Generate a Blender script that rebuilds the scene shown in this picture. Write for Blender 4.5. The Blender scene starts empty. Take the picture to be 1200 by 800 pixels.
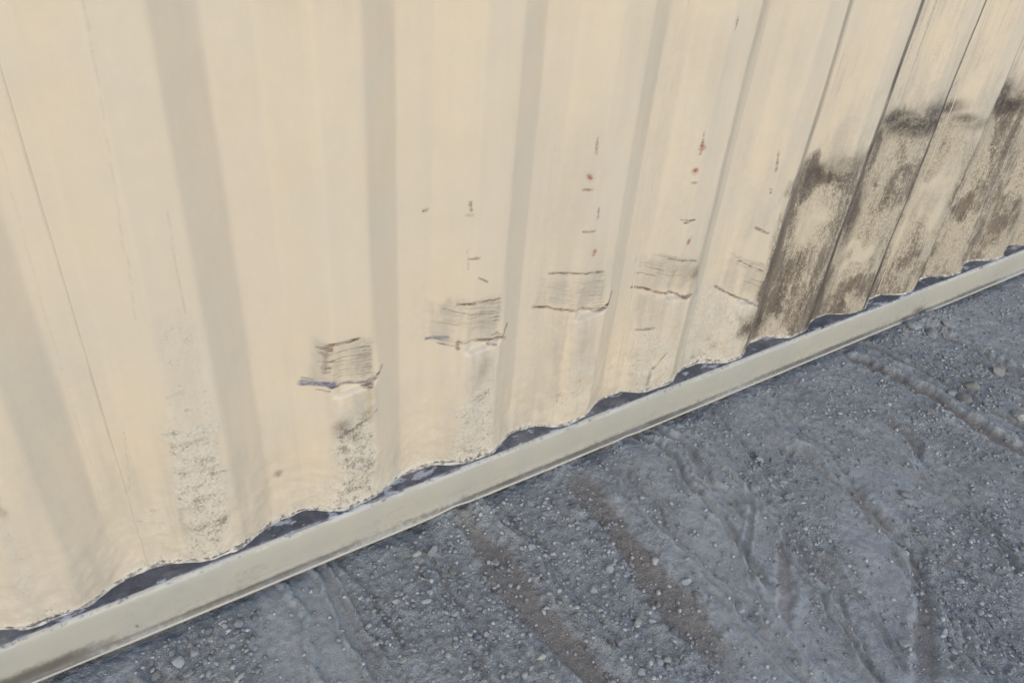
import bpy, bmesh, math, random
import numpy as np
from mathutils import Vector, Matrix

# ------------------------------------------------------------------ camera, world, sun, exposure
RAIL_TOP = 0.125                      # height of the bottom rail's top above the ground
PITCH = 0.278                         # one corrugation of a container side wall
F_PX, YAW, TILT, ROLL = 890.96, 0.6268, 0.5988, 0.0910      # for a 1200 x 800 picture
CAM = np.array([-0.1771, -1.0559, 1.1888 + RAIL_TOP])

scn = bpy.context.scene
_f = np.array([math.sin(YAW)*math.cos(TILT), math.cos(YAW)*math.cos(TILT), -math.sin(TILT)])
_r0 = np.array([math.cos(YAW), -math.sin(YAW), 0.0]); _u0 = np.cross(_r0, _f)
_r = _r0*math.cos(ROLL) + _u0*math.sin(ROLL); _u = -_r0*math.sin(ROLL) + _u0*math.cos(ROLL)
cd = bpy.data.cameras.new('camera'); cam = bpy.data.objects.new('camera', cd); scn.collection.objects.link(cam)
cam.matrix_world = Matrix(((_r[0], _u[0], -_f[0], CAM[0]), (_r[1], _u[1], -_f[1], CAM[1]), (_r[2], _u[2], -_f[2], CAM[2]), (0, 0, 0, 1)))
cd.sensor_width = 36.0; cd.lens = F_PX/1200*36.0; cd.clip_start = 0.02; cd.clip_end = 3000
scn.camera = cam

SUN_AZ = math.radians(195)            # compass bearing of the sun, clockwise from +y
SUN_EL = math.radians(24)
w = bpy.data.worlds.new('World'); scn.world = w; w.use_nodes = True
wn = w.node_tree.nodes; wl = w.node_tree.links
sky = wn.new('ShaderNodeTexSky'); sky.sky_type = 'NISHITA'; sky.sun_disc = False
sky.sun_elevation = SUN_EL; sky.sun_rotation = SUN_AZ; sky.air_density = 1.0; sky.dust_density = 0.3; sky.ozone_density = 3.0
wn['Background'].inputs[1].default_value = 0.15
wl.new(sky.outputs[0], wn['Background'].inputs[0])
sd = bpy.data.lights.new('sun', 'SUN'); so = bpy.data.objects.new('sun', sd); scn.collection.objects.link(so)
sd.energy = 0.75; sd.angle = math.radians(50); sd.color = (1.0, 0.68, 0.26)
sv = Vector((math.sin(SUN_AZ)*math.cos(SUN_EL), math.cos(SUN_AZ)*math.cos(SUN_EL), math.sin(SUN_EL)))
so.rotation_euler = sv.to_track_quat('Z', 'Y').to_euler(); so.location = sv*30
vs = scn.view_settings
vs.view_transform = 'Standard'; vs.look = 'None'; vs.gamma = 1.0; vs.use_curve_mapping = False
vs.exposure = 1.10

# ------------------------------------------------------------------ helpers
rng = np.random.default_rng(7); random.seed(7)

def ray(u, v): return _f + _r*((u-600)/F_PX) + _u*((400-v)/F_PX)
def W(u, v, y=0.0):                   # photo pixel -> (x, height above rail top) on the wall
    d = ray(u, v); t = (y-CAM[1])/d[1]; p = CAM+t*d
    return p[0], p[2]-RAIL_TOP
def G(u, v, z=0.0):                   # photo pixel -> (x, y) on the ground
    d = ray(u, v); t = (z-CAM[2])/d[2]; p = CAM+t*d
    return p[0], p[1]
def WL(pts, y=0.0): return [W(a, b, y) for a, b in pts]
def GL(pts): return [G(a, b) for a, b in pts]

def hash2(ix, iy, s):
    h = (ix.astype(np.int64)*374761393 + iy.astype(np.int64)*668265263 + s*1274126177) & 0xffffffff
    h = ((h ^ (h >> 13))*1103515245) & 0xffffffff
    h = ((h ^ (h >> 16))*668265263) & 0xffffffff
    return ((h ^ (h >> 15)) & 0xffffff)/float(0xffffff)
def vnoise(x, y, s=0):
    x0 = np.floor(x); y0 = np.floor(y); fx = x-x0; fy = y-y0
    fx = fx*fx*fx*(fx*(fx*6-15)+10); fy = fy*fy*fy*(fy*(fy*6-15)+10)
    a = hash2(x0, y0, s); b = hash2(x0+1, y0, s); c = hash2(x0, y0+1, s); d = hash2(x0+1, y0+1, s)
    return a+(b-a)*fx+(c-a)*fy+(a-b-c+d)*fx*fy
def fbm(x, y, o=4, s=0, g=0.5):
    r = 0; a = 1; t = 0
    for i in range(o):
        r = r+a*vnoise(x*2**i+17.3*i, y*2**i-9.1*i, s+i); t += a; a *= g
    return r/t                         # 0..1
def sstep(a, b, x):
    t = np.clip((x-a)/(b-a), 0, 1); return t*t*(3-2*t)
def segdist(X, Y, pts):
    D = np.full(np.broadcast(X, Y).shape, 1e9)
    for (x0, y0), (x1, y1) in zip(pts[:-1], pts[1:]):
        dx, dy = x1-x0, y1-y0; L = dx*dx+dy*dy+1e-12
        t = np.clip(((X-x0)*dx+(Y-y0)*dy)/L, 0, 1)
        D = np.minimum(D, np.hypot(X-x0-t*dx, Y-y0-t*dy))
    return D
def side(X, Y, pts):                   # signed distance to a polyline (positive on its left)
    D = np.full(np.broadcast(X, Y).shape, 1e9); S = np.zeros_like(D)
    for (x0, y0), (x1, y1) in zip(pts[:-1], pts[1:]):
        dx, dy = x1-x0, y1-y0; L = dx*dx+dy*dy+1e-12
        t = np.clip(((X-x0)*dx+(Y-y0)*dy)/L, 0, 1)
        d = np.hypot(X-x0-t*dx, Y-y0-t*dy); s = np.sign(dx*(Y-y0)-dy*(X-x0))
        m = d < D; D = np.where(m, d, D); S = np.where(m, s, S)
    return D*S
def polymask(X, Y, pts, soft):
    inside = np.zeros(np.broadcast(X, Y).shape, bool)
    n = len(pts)
    for i in range(n):
        x0, y0 = pts[i]; x1, y1 = pts[(i+1) % n]
        c = ((y0 > Y) != (y1 > Y)) & (X < (x1-x0)*(Y-y0)/((y1-y0) if abs(y1-y0) > 1e-9 else 1e-9)+x0)
        inside ^= c
    D = segdist(X, Y, list(pts)+[pts[0]])
    return sstep(-soft, soft, np.where(inside, D, -D))

def tag(o, label=None, cat=None, group=None, kind=None):
    if label: o['label'] = label
    if cat: o['category'] = cat
    if group: o['group'] = group
    if kind: o['kind'] = kind
    return o
def link(name, me, mat=None, parent=None):
    o = bpy.data.objects.new(name, me); scn.collection.objects.link(o)
    if mat and me is not None and not me.materials: me.materials.append(mat)
    if parent: o.parent = parent
    return o
def grid_mesh(name, P, attrs=None, smooth=True, flip=False):
    """P: (rows, cols, 3) array -> quad mesh; attrs: {name: (rows, cols, 3)}"""
    n, m, _ = P.shape
    me = bpy.data.meshes.new(name)
    i = np.arange(n*m).reshape(n, m)
    q = np.stack([i[:-1, :-1], i[:-1, 1:], i[1:, 1:], i[1:, :-1]], -1).reshape(-1, 4)
    if flip: q = q[:, ::-1]
    nf = len(q)
    me.vertices.add(n*m); me.vertices.foreach_set('co', np.ascontiguousarray(P.reshape(-1), np.float32))
    me.loops.add(nf*4); me.loops.foreach_set('vertex_index', np.ascontiguousarray(q.reshape(-1), np.int32))
    me.polygons.add(nf); me.polygons.foreach_set('loop_start', np.arange(0, nf*4, 4, dtype=np.int32))
    me.polygons.foreach_set('loop_total', np.full(nf, 4, np.int32))
    me.polygons.foreach_set('use_smooth', np.full(nf, smooth, bool))
    for k, A in (attrs or {}).items():
        at = me.attributes.new(k, 'FLOAT_COLOR', 'POINT')
        c = np.ones((n*m, 4), np.float32); c[:, :3] = A.reshape(-1, 3)
        at.data.foreach_set('color', c.reshape(-1))
    me.update(); me.validate()
    return me
def boxes_mesh(name, boxes, bevel=0.0):
    bm = bmesh.new()
    for (x0, x1, y0, y1, z0, z1) in boxes:
        r = bmesh.ops.create_cube(bm, size=1.0)
        for v in r['verts']:
            v.co = Vector(((x0+x1)/2+v.co.x*(x1-x0), (y0+y1)/2+v.co.y*(y1-y0), (z0+z1)/2+v.co.z*(z1-z0)))
    if bevel: bmesh.ops.bevel(bm, geom=list(bm.edges), offset=bevel, segments=1, affect='EDGES')
    me = bpy.data.meshes.new(name); bm.to_mesh(me); bm.free(); return me

# ------------------------------------------------------------------ materials
class NT:
    def __init__(s, name):
        s.m = bpy.data.materials.new(name); s.m.use_nodes = True
        s.n = s.m.node_tree.nodes; s.l = s.m.node_tree.links
        s.b = s.n['Principled BSDF']
        s.co = s.n.new('ShaderNodeTexCoord').outputs['Object']
    def new(s, t): return s.n.new(t)
    def set(s, sock, v):
        if hasattr(v, 'links'): s.l.new(v, sock)
        elif isinstance(v, tuple) and len(v) == 3 and sock.type == 'RGBA': sock.default_value = (*v, 1)
        else: sock.default_value = v
    def scale(s, sc, loc=(0, 0, 0)):
        n = s.new('ShaderNodeMapping'); s.l.new(s.co, n.inputs[0]); n.inputs['Scale'].default_value = sc; n.inputs['Location'].default_value = loc
        return n.outputs[0]
    def noise(s, scale, detail=4, rough=0.55, vec=None, dist=0.0):
        n = s.new('ShaderNodeTexNoise'); s.l.new(vec or s.co, n.inputs['Vector'])
        n.inputs['Scale'].default_value = scale; n.inputs['Detail'].default_value = detail; n.inputs['Roughness'].default_value = rough; n.inputs['Distortion'].default_value = dist
        return n.outputs['Fac']
    def vor(s, scale, feat='F1', out='Distance', vec=None):
        n = s.new('ShaderNodeTexVoronoi'); n.feature = feat; s.l.new(vec or s.co, n.inputs['Vector']); n.inputs['Scale'].default_value = scale
        return n.outputs[out]
    def ramp(s, x, a, b, lo=0.0, hi=1.0):
        n = s.new('ShaderNodeMapRange'); n.interpolation_type = 'SMOOTHSTEP'
        s.set(n.inputs[0], x); s.set(n.inputs[1], a); s.set(n.inputs[2], b); s.set(n.inputs[3], lo); s.set(n.inputs[4], hi)
        return n.outputs[0]
    def math(s, op, a, b=0.0, c=0.0, clamp=False):
        n = s.new('ShaderNodeMath'); n.operation = op; n.use_clamp = clamp
        s.set(n.inputs[0], a); s.set(n.inputs[1], b); s.set(n.inputs[2], c); return n.outputs[0]
    def mix(s, f, a, b, mode='MIX'):
        n = s.new('ShaderNodeMix'); n.data_type = 'RGBA'; n.blend_type = mode
        s.set(n.inputs[0], f); s.set(n.inputs[6], a); s.set(n.inputs[7], b); return n.outputs[2]
    def attr(s, name):
        n = s.new('ShaderNodeAttribute'); n.attribute_name = name
        q = s.new('ShaderNodeSeparateColor'); s.l.new(n.outputs['Color'], q.inputs[0]); return q.outputs
    def bump(s, h, dist, strength=1.0, normal=None):
        n = s.new('ShaderNodeBump'); n.inputs['Distance'].default_value = dist; n.inputs['Strength'].default_value = strength
        s.l.new(h, n.inputs['Height'])
        if normal: s.l.new(normal, n.inputs['Normal'])
        return n.outputs[0]
    def out(s, col, rough=0.5, spec=0.5, normal=None, metal=0.0):
        s.set(s.b.inputs['Base Color'], col); s.set(s.b.inputs['Roughness'], rough)
        s.set(s.b.inputs['Specular IOR Level'], spec); s.set(s.b.inputs['Metallic'], metal)
        if normal: s.l.new(normal, s.b.inputs['Normal'])
        return s.m

def mat_panel():
    t = NT('container_paint')
    A = t.attr('wear_a'); B = t.attr('wear_b'); C = t.attr('wear_c')
    dirt, brown, soot = A[0], A[1], A[2]
    scr, blue, red = B[0], B[1], B[2]
    rust, fold_dark, edge = C[0], C[1], C[2]
    D_ = t.attr('wear_d'); film, streak = D_[0], D_[1]
    tall = t.scale((1, 1, 0.10))                      # stretched up and down: runs
    low = t.noise(2.3, 3, 0.5); cloud = t.noise(7, 5, .6, None, .4); run = t.noise(26, 4, 0.6, tall); run2 = t.noise(75, 4, .65, t.scale((1, 1, .06)))
    fm = t.noise(60, 5, .7); fm2 = t.noise(140, 4, .7); fl = t.noise(420, 3, .6); gn = t.noise(240, 4, .75)
    col = t.mix(t.ramp(low, .3, .7), (.590, .500, .375), (.625, .515, .365))
    col = t.mix(t.ramp(cloud, .40, .75, 0, .6), col, (.565, .495, .385))
    col = t.mix(t.ramp(run, .50, .85, 0, .20), col, (.53, .47, .37))
    # thin film of dust and washed-down dirt, patchy
    col = t.mix(t.math('MULTIPLY', film, t.ramp(t.math('ADD', run, t.math('MULTIPLY', fm, .5)), .5, 1.0), clamp=True), col, (.33, .30, .25))
    # fine dust specks on the paint
    sp = t.ramp(t.noise(330, 2, .5), .735, .79); sp2 = t.ramp(t.noise(9, 3), .45, .7)
    col = t.mix(t.math('MULTIPLY', sp, t.math('MULTIPLY', sp2, .5)), col, (.20, .17, .13))
    # mottled chalky paint on the dirty ribs
    dz = t.math('ADD', dirt, t.math('MULTIPLY', t.math('SUBTRACT', t.noise(30, 6, .7), .5), 1.3))
    chalk = t.math('MULTIPLY', t.ramp(dz, .15, .75), t.ramp(dirt, .02, .3))
    ccol = t.mix(t.ramp(fm2, .38, .62), (.50, .44, .34), (.625, .56, .45))
    col = t.mix(t.math('MULTIPLY', chalk, .75), col, ccol)
    # brown weathered area: stained grainy film, dark in the recesses' runs, pale islands left
    gv = t.noise(260, 4, .75, t.scale((1, 1, .45)))
    isl = t.noise(20, 6, .70, t.scale((1, 1, .5)), .7)
    st = t.noise(34, 5, .65, t.scale((1, 1, .18)))
    bsum = t.math('ADD', brown, t.math('MULTIPLY', t.math('SUBTRACT', isl, .5), 1.3))
    bsum = t.math('ADD', bsum, t.math('MULTIPLY', t.math('SUBTRACT', gv, .5), 1.5))
    bsum = t.math('ADD', bsum, t.math('MULTIPLY', t.math('SUBTRACT', t.noise(48, 5, .7, t.scale((1, 1, .10))), .5), 1.5))
    bsum = t.math('ADD', bsum, t.math('MULTIPLY', t.math('SUBTRACT', fm, .5), .9))
    bm = t.ramp(bsum, .22, .88)
    bcol = t.mix(t.ramp(st, .35, .68), (.078, .059, .044), (.175, .135, .098))
    bcol = t.mix(t.ramp(gn, .48, .62, 0, .55), bcol, (.31, .25, .18))
    ground = t.mix(t.ramp(gv, .42, .60, 0, .7), (.47, .405, .295), (.235, .18, .12))
    ground = t.mix(t.ramp(fm, .55, .70, 0, .8), ground, (.52, .46, .355))
    col = t.mix(t.ramp(brown, .05, .30, 0, .82), col, ground)
    col = t.mix(t.math('MULTIPLY', bm, t.ramp(brown, .05, .3, 0, .95)), col, bcol)
    # dark grains in the dirty places, in clusters of several sizes
    cl = t.math('ADD', t.math('MULTIPLY', t.noise(55, 5, .75, None, .5), .65), t.math('MULTIPLY', gn, .5))
    cl = t.math('ADD', cl, t.math('MULTIPLY', t.math('SUBTRACT', t.noise(16, 4, .6, t.scale((.7, 1, 1.5), (.37, 0, .21))), .5), .5))
    dsum = t.math('ADD', t.math('MULTIPLY', dirt, .30), cl)
    col = t.mix(t.math('MULTIPLY', t.math('MULTIPLY', t.ramp(dsum, .76, .93), t.ramp(dirt, .05, .4)), t.ramp(fl, .3, .6, .35, .85)), col, (.15, .12, .09))
    # dark fold lines, soot, edge chips
    col = t.mix(t.math('MULTIPLY', t.math('MULTIPLY', streak, t.ramp(t.math('ADD', run2, t.math('MULTIPLY', t.math('SUBTRACT', gn, .5), .6)), .46, .70)), .55), col, (.20, .175, .145))
    col = t.mix(t.math('MULTIPLY', fold_dark, t.ramp(st, .25, .6, .55, 1)), col, (.060, .050, .043))
    ssum = t.math('MULTIPLY', t.ramp(soot, 0, .8), t.ramp(t.math('ADD', fm, t.math('MULTIPLY', gn, .5)), .50, .90, .5, .95), clamp=True)
    col = t.mix(ssum, col, (.050, .038, .030))
    esum = t.math('ADD', edge, t.math('MULTIPLY', t.math('SUBTRACT', fm2, .5), 1.6))
    col = t.mix(t.ramp(esum, .35, .75, 0, .8), col, (.62, .57, .47))
    col = t.mix(t.math('MULTIPLY', t.ramp(t.math('ADD', edge, t.math('MULTIPLY', t.math('SUBTRACT', t.noise(85, 5, .7), .5), 2.6)), .72, 1.05), .9), col, (.11, .098, .09))
    # scratches: torn, uneven marks
    rr = t.math('MULTIPLY', rust, t.ramp(run, .2, .6, .4, 1)); col = t.mix(rr, col, (.40, .27, .14))
    brk = t.ramp(t.math('ADD', t.math('MULTIPLY', t.noise(95, 4, .7, t.scale((.6, 1, 2))), .7), t.math('MULTIPLY', fl, .3)), .36, .56, .12, 1)
    col = t.mix(t.math('MULTIPLY', scr, brk, clamp=True), col, t.mix(t.ramp(fm, .35, .65), (.070, .045, .034), (.165, .095, .055)))
    col = t.mix(t.math('MULTIPLY', blue, t.ramp(brk, 0, 1, .45, 1), clamp=True), col, (.032, .060, .15))
    col = t.mix(t.math('MULTIPLY', red, brk, clamp=True), col, (.27, .050, .035))
    rough = t.math('ADD', t.ramp(low, .3, .7, .42, .50), t.math('MULTIPLY', t.math('MAXIMUM', brown, dirt), .3))
    h = t.math('ADD', t.math('MULTIPLY', t.noise(45, 4, .6), .5), t.math('MULTIPLY', t.math('MULTIPLY', fm2, t.math('MAXIMUM', brown, dirt)), 1.6))
    h = t.math('SUBTRACT', h, t.math('MULTIPLY', scr, .5))
    return t.out(col, rough, .4, t.bump(h, .0016, .8))

def mat_rail():
    t = NT('rail_paint')
    A = t.attr('wear_a'); dirt, primer, chip = A[0], A[1], A[2]
    lo = t.noise(5, 4, .6); md = t.noise(70, 5, .65); fi = t.noise(300, 3, .6)
    col = t.mix(t.ramp(lo, .3, .7), (.395, .372, .305), (.43, .397, .315))
    run = t.noise(30, 4, .6, t.scale((.25, 1, 1)))
    col = t.mix(t.ramp(run, .5, .8, 0, .25), col, (.34, .31, .25))
    ds = t.math('ADD', dirt, t.math('MULTIPLY', t.math('SUBTRACT', md, .5), .9))
    col = t.mix(t.math('MULTIPLY', t.ramp(ds, .35, .95), dirt, clamp=True), col, (.12, .105, .085))
    # bare dark top where the wall panel sits back, with pale flakes of paint left on it
    pc = t.mix(t.ramp(md, .35, .7), (.058, .063, .078), (.105, .112, .130))
    pc = t.mix(t.ramp(t.noise(24, 5, .7, t.scale((.5, 1, 1))), .54, .60, 0, .9), pc, (.40, .42, .45))
    pc = t.mix(t.ramp(t.noise(38, 4, .6, t.scale((.6, 1, 1))), .60, .72, 0, .7), pc, (.045, .035, .03))
    pe = t.ramp(t.math('ADD', primer, t.math('MULTIPLY', t.math('SUBTRACT', md, .5), .55)), .45, .55)
    col = t.mix(pe, col, pc)
    col = t.mix(t.math('MULTIPLY', chip, t.ramp(md, .3, .55), clamp=True), col, (.62, .60, .54))
    sp = t.ramp(fi, .72, .78, 0, .7); col = t.mix(sp, col, (.15, .12, .09))
    ck = t.ramp(t.math('ADD', t.noise(26, 5, .7), t.math('MULTIPLY', t.math('SUBTRACT', md, .5), .3)), .70, .75); col = t.mix(t.math('MULTIPLY', ck, .85), col, (.14, .085, .05))
    dst = t.ramp(t.noise(13, 5, .65), .42, .72, 0, .35); col = t.mix(dst, col, (.33, .325, .31))
    h = t.math('ADD', t.math('MULTIPLY', md, .6), t.math('MULTIPLY', fi, .2))
    return t.out(col, t.ramp(md, .3, .7, .42, .6), .4, t.bump(h, .0008, .7))

def mat_plain(name, col, rough=.6):
    t = NT(name); n = t.noise(8, 5, .6)
    c = t.mix(t.ramp(n, .3, .75, 0, .5), col, tuple(v*.7 for v in col))
    return t.out(c, rough, .4, t.bump(t.noise(60, 4), .001, .5))

def mat_ground():
    t = NT('grey_gravel_soil')
    A = t.attr('soil'); brown, gravel, pale = A[0], A[1], A[2]
    a = t.noise(6, 6, .65); b = t.noise(60, 5, .7); c = t.noise(330, 4, .65); d = t.vor(210)
    col = t.mix(t.ramp(a, .3, .7), (.30, .311, .300), (.365, .377, .362))
    col = t.mix(t.ramp(b, .35, .68, 0, .6), col, (.235, .242, .232))
    col = t.mix(t.math('MULTIPLY', t.ramp(c, .44, .66), t.math('ADD', t.math('MULTIPLY', gravel, .6), .3), clamp=True), col, (.42, .425, .41))
    col = t.mix(t.math('MULTIPLY', t.ramp(c, .48, .34), .40), col, (.15, .152, .148))
    bs = t.math('ADD', brown, t.math('MULTIPLY', t.math('SUBTRACT', b, .5), .6))
    col = t.mix(t.ramp(bs, .15, .75, 0, .80), col, t.mix(t.ramp(c, .35, .65), (.19, .168, .140), (.275, .247, .21)))
    col = t.mix(t.math('MULTIPLY', pale, .5), col, (.385, .396, .378))
    h = t.math('ADD', t.math('MULTIPLY', b, .5), t.math('MULTIPLY', t.math('MULTIPLY', c, t.math('ADD', gravel, .45)), 1.0))
    h = t.math('SUBTRACT', h, t.math('MULTIPLY', d, t.math('MULTIPLY', gravel, .7)))
    return t.out(col, .92, .2, t.bump(h, .0045, .85))

def mat_stone(name, c0, c1, k=.016):
    t = NT(name)
    oi = t.new('ShaderNodeObjectInfo').outputs['Random'] if k < 1 else t.new('ShaderNodeNewGeometry').outputs['Random Per Island']
    n = t.noise(140*k, 5, .65); f = t.noise(600*k, 3, .6)
    col = t.mix(t.ramp(n, .3, .7), c0, c1)
    v = t.new('ShaderNodeHueSaturation'); t.l.new(col, v.inputs['Color']); t.l.new(t.ramp(oi, 0, 1, .68, 1.32), v.inputs['Value'])
    col = t.mix(t.ramp(f, .5, .72, 0, .4), v.outputs[0], tuple(x*.6 for x in c0))
    return t.out(col, .9, .2, t.bump(t.math('ADD', n, t.math('MULTIPLY', f, .4)), .0012, .8))

PANEL = mat_panel(); RAIL = mat_rail(); GROUND = mat_ground()
PLAIN = mat_plain('cream_steel', (.56, .50, .39)); STEEL = mat_plain('dark_steel', (.09, .09, .10), .7); WOOD = mat_plain('floor_plywood', (.22, .14, .08), .8)
def mat_bead():
    t = NT('chipped_weld'); n = t.noise(45, 5, .7); g = t.noise(160, 4, .7)
    c = t.mix(t.ramp(n, .42, .60), (.55, .51, .42), (.16, .145, .135)); c = t.mix(t.ramp(g, .5, .7, 0, .6), c, (.62, .59, .52))
    return t.out(c, .6, .4, t.bump(g, .0012, .8))
BEAD = mat_bead()
SEAM = mat_plain('weld_paint', (.58, .49, .36))
STONE = mat_stone('grey_stone', (.215, .215, .208), (.30, .298, .288)); GRIT = mat_stone('gravel_grit', (.265, .27, .262), (.365, .367, .355), 1.0); STONE_W = mat_stone('pale_stone', (.44, .43, .41), (.60, .58, .55)); STONE_B = mat_stone('brownish_stone', (.22, .215, .19), (.30, .29, .255))

# ------------------------------------------------------------------ ground
def growing(lo, hi, step, far, n=26):
    c = np.arange(lo, hi+step*.5, step)
    e = step*np.cumsum(np.geomspace(1.3, (far/step)/6, n)); e = e*(far/e[-1])
    return np.concatenate([(lo-e)[::-1], c, hi+e])

BROWN_STRIPS = [([(520, 560), (560, 625), (625, 715), (700, 800), (760, 870)], 26),
                ([(655, 525), (705, 600), (770, 680), (850, 770), (900, 830)], 28)]
def soil_fields(X, Y):
    n1 = fbm(X*3, Y*3, 4, 11); n2 = fbm(X*14, Y*14, 4, 21); n3 = fbm(X*55, Y*55, 4, 31); n4 = fbm(X*150, Y*150, 3, 41)
    wx = X+.05*(fbm(X*10, Y*10, 4, 51)-.5); wy = Y+.05*(fbm(X*10, Y*10, 4, 61)-.5)
    Z = .020*(n1-.5)+.009*(n2-.5)
    dv = np.array(G(1150, 505))-np.array(G(1010, 422)); dv /= np.linalg.norm(dv)
    al = wx*dv[0]+wy*dv[1]; ac = -wx*dv[1]+wy*dv[0]
    Z = Z+.020*(fbm(al*1.6, ac*16, 3, 45)-.5)+.009*(fbm(al*5, ac*48, 3, 46)-.5)*sstep(.4, .6, fbm(X*2.5, Y*2.5, 2, 47))
    brown = .36*sstep(.58, .75, fbm(al*2, ac*9, 3, 48)); gravel = .30+.55*sstep(.45, .65, fbm(X*5, Y*5, 3, 71)); pale = np.zeros_like(X)
    def strip(pts, wid_px, depth, br=0.0, rim=0.0, gr=None, soft=.5, pl=0.0):
        nonlocal Z, brown, gravel, pale
        P = GL(pts); k = wid_px*.0016*1.7; depth *= .78; rim *= .85
        ends = np.minimum(1, 1)
        D = segdist(wx, wy, P)*(1+.35*(n3-.5)*2)
        m = 1-sstep(k*soft, k*1.15, D)
        e0 = np.hypot(wx-P[0][0], wy-P[0][1]); e1 = np.hypot(wx-P[-1][0], wy-P[-1][1]); m = m*sstep(0, max(k*5, .03), np.minimum(e0, e1)+k*.4)
        Z = Z-depth*m
        if rim: Z = Z+rim*np.exp(-((D-k*1.35)/(k*.45))**2)*sstep(0, max(k*5, .03), np.minimum(e0, e1))*(.3+1.2*n2)
        if br: brown = np.maximum(brown, br*m)
        if pl: pale = np.maximum(pale, pl*m)
        if gr is not None: gravel = gravel*(1-m)+gr*m
    for p, wd in BROWN_STRIPS: strip(p, wd*.70, .012, .95, .004, .45, .25)
    # tyre lug prints and drag marks
    strip([(735, 485), (800, 550), (870, 640), (905, 700)], 5, .013, .3, .007, .2)
    strip([(757, 480), (830, 555), (878, 612)], 4.5, .012, .3, .006, .2)
    strip([(775, 525), (850, 610)], 3, -.006, 0, 0, .2, pl=.4)
    strip([(975, 402), (1080, 462), (1200, 535), (1280, 590)], 9, .020, .75, .008, .3)
    strip([(1000, 395), (1100, 446), (1210, 508), (1280, 550)], 6, .013, .5, .008, .4)
    strip([(1070, 372), (1200, 440), (1260, 475)], 9, .012, .4, .006, .6)
    strip([(970, 540), (1005, 580), (1050, 632), (1060, 660)], 11, .008, .6, .004, .3)
    strip([(1072, 620), (1080, 690), (1092, 770), (1095, 830)], 9, .008, .6, .005, .3)
    strip([(922, 615), (918, 680), (920, 745)], 6, .006, .6, .003, .5)
    strip([(928, 520), (926, 545)], 4, .006, .5, .003)
    strip([(880, 560), (874, 620), (876, 680), (900, 730)], 3, .003, .15, .004, .2)
    strip([(940, 670), (985, 730), (1040, 800), (1070, 850)], 4, .008, .2, .005, .3)
    strip([(955, 640), (1010, 710), (1080, 800)], 3, .006, .1, .004, .3)
    strip([(870, 690), (940, 760), (990, 820)], 6, -.010, 0, 0, .15, pl=.6)
    strip([(318, 668), (345, 715), (378, 795), (395, 840)], 2.4, -.012, 0, 0, .15, pl=.3)
    strip([(352, 655), (385, 715), (432, 790), (460, 840)], 2.4, -.013, 0, 0, .15, pl=.3)
    strip([(372, 645), (402, 695), (450, 775), (480, 830)], 2.4, -.011, 0, 0, .15, pl=.3)
    strip([(395, 640), (440, 700), (480, 770)], 2.6, .008, .3, 0, .3)
    strip([(150, 760), (190, 800), (215, 840)], 6, .010, .1, .005)
    strip([(1100, 560), (1150, 610), (1200, 690)], 5, .007, .3, .004)
    strip([(1030, 480), (1060, 510), (1085, 545)], 5, .009, .5, .004)
    strip([(830, 480), (870, 520), (900, 560)], 5, .008, .2, .004)
    for pts in ([(712, 545), (790, 640), (880, 740), (960, 830)], [(800, 500), (870, 570), (960, 690), (1040, 830)], [(560, 575), (640, 670), (740, 800)],
                [(890, 470), (980, 560), (1090, 700), (1170, 830)], [(1000, 480), (1110, 580), (1240, 710)], [(1060, 440), (1160, 505), (1260, 580)], [(470, 640), (540, 730), (590, 820)]):
        strip(pts, 3.2, -.011, 0, 0, .25, .1, pl=.35)
        strip([(a+13, b-7) for a, b in pts], 3.0, .008, .2, 0, .35, .1)
    # smooth pressed soil between the prints, loose gravel elsewhere
    def zone(pts, g, soft=.05, pl=0.0, br=0.0, dz=0.0):
        nonlocal gravel, pale, brown, Z
        m = polymask(wx, wy, GL(pts), soft)
        gravel = gravel*(1-m)+g*m; pale = np.maximum(pale, pl*m); brown = np.maximum(brown, br*m); Z = Z+dz*m
    zone([(270, 700), (380, 650), (430, 700), (480, 820), (330, 840)], .18, .03, .35)
    zone([(780, 520), (900, 600), (1000, 840), (900, 840), (800, 660)], .22, .05, .45)
    zone([(960, 520), (1080, 560), (1070, 700), (1000, 720)], .20, .06, .35)
    zone([(160, 770), (230, 730), (300, 700), (300, 820), (180, 840)], .95, .03)
    zone([(400, 690), (520, 610), (560, 650), (690, 830), (440, 830)], .95, .04)
    zone([(560, 590), (680, 560), (760, 660), (880, 830), (740, 830)], .95, .04)
    zone([(1060, 590), (1200, 600), (1220, 800), (1110, 800)], .90, .05)
    zone([(1010, 390), (1100, 370), (1230, 470), (1120, 470)], .95, .04)
    zone([(690, 520), (760, 500), (820, 580), (780, 620)], .6, .03)
    zone([(860, 420), (1000, 420), (1080, 500), (960, 540)], .55, .06)
    # soil pushed up against the rail in two places and a dip along it, shaped to darken the gap under the rail
    for (u, v, hx, hy, h) in ((540, 597, .075, .050, .028), (645, 540, .06, .05, .018), (1075, 376, .10, .06, .030), (720, 512, .05, .04, .010)):
        cx, cy = G(u, v); Z = Z+h*np.exp(-((X-cx)/hx)**2-((Y-cy)/hy)**2)*(1+.5*(n3-.5))
    Z = Z-.007*np.exp(-((Y+.0)/.035)**2)
    # clods and grains
    def cells(sc, s):
        gx, gy = X*sc, Y*sc; ix, iy = np.floor(gx), np.floor(gy); best = np.full_like(X, 9.); rad = np.zeros_like(X)
        for ox in (-1, 0, 1):
            for oy in (-1, 0, 1):
                cx = ix+ox; cy = iy+oy
                px = cx+.15+.7*hash2(cx, cy, s); py = cy+.15+.7*hash2(cx, cy, s+1)
                d = np.hypot(gx-px, gy-py); m = d < best; best = np.where(m, d, best); rad = np.where(m, hash2(cx, cy, s+2), rad)
        return best, rad
    b1, r1 = cells(62, 81); b2, r2 = cells(110, 91)
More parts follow.
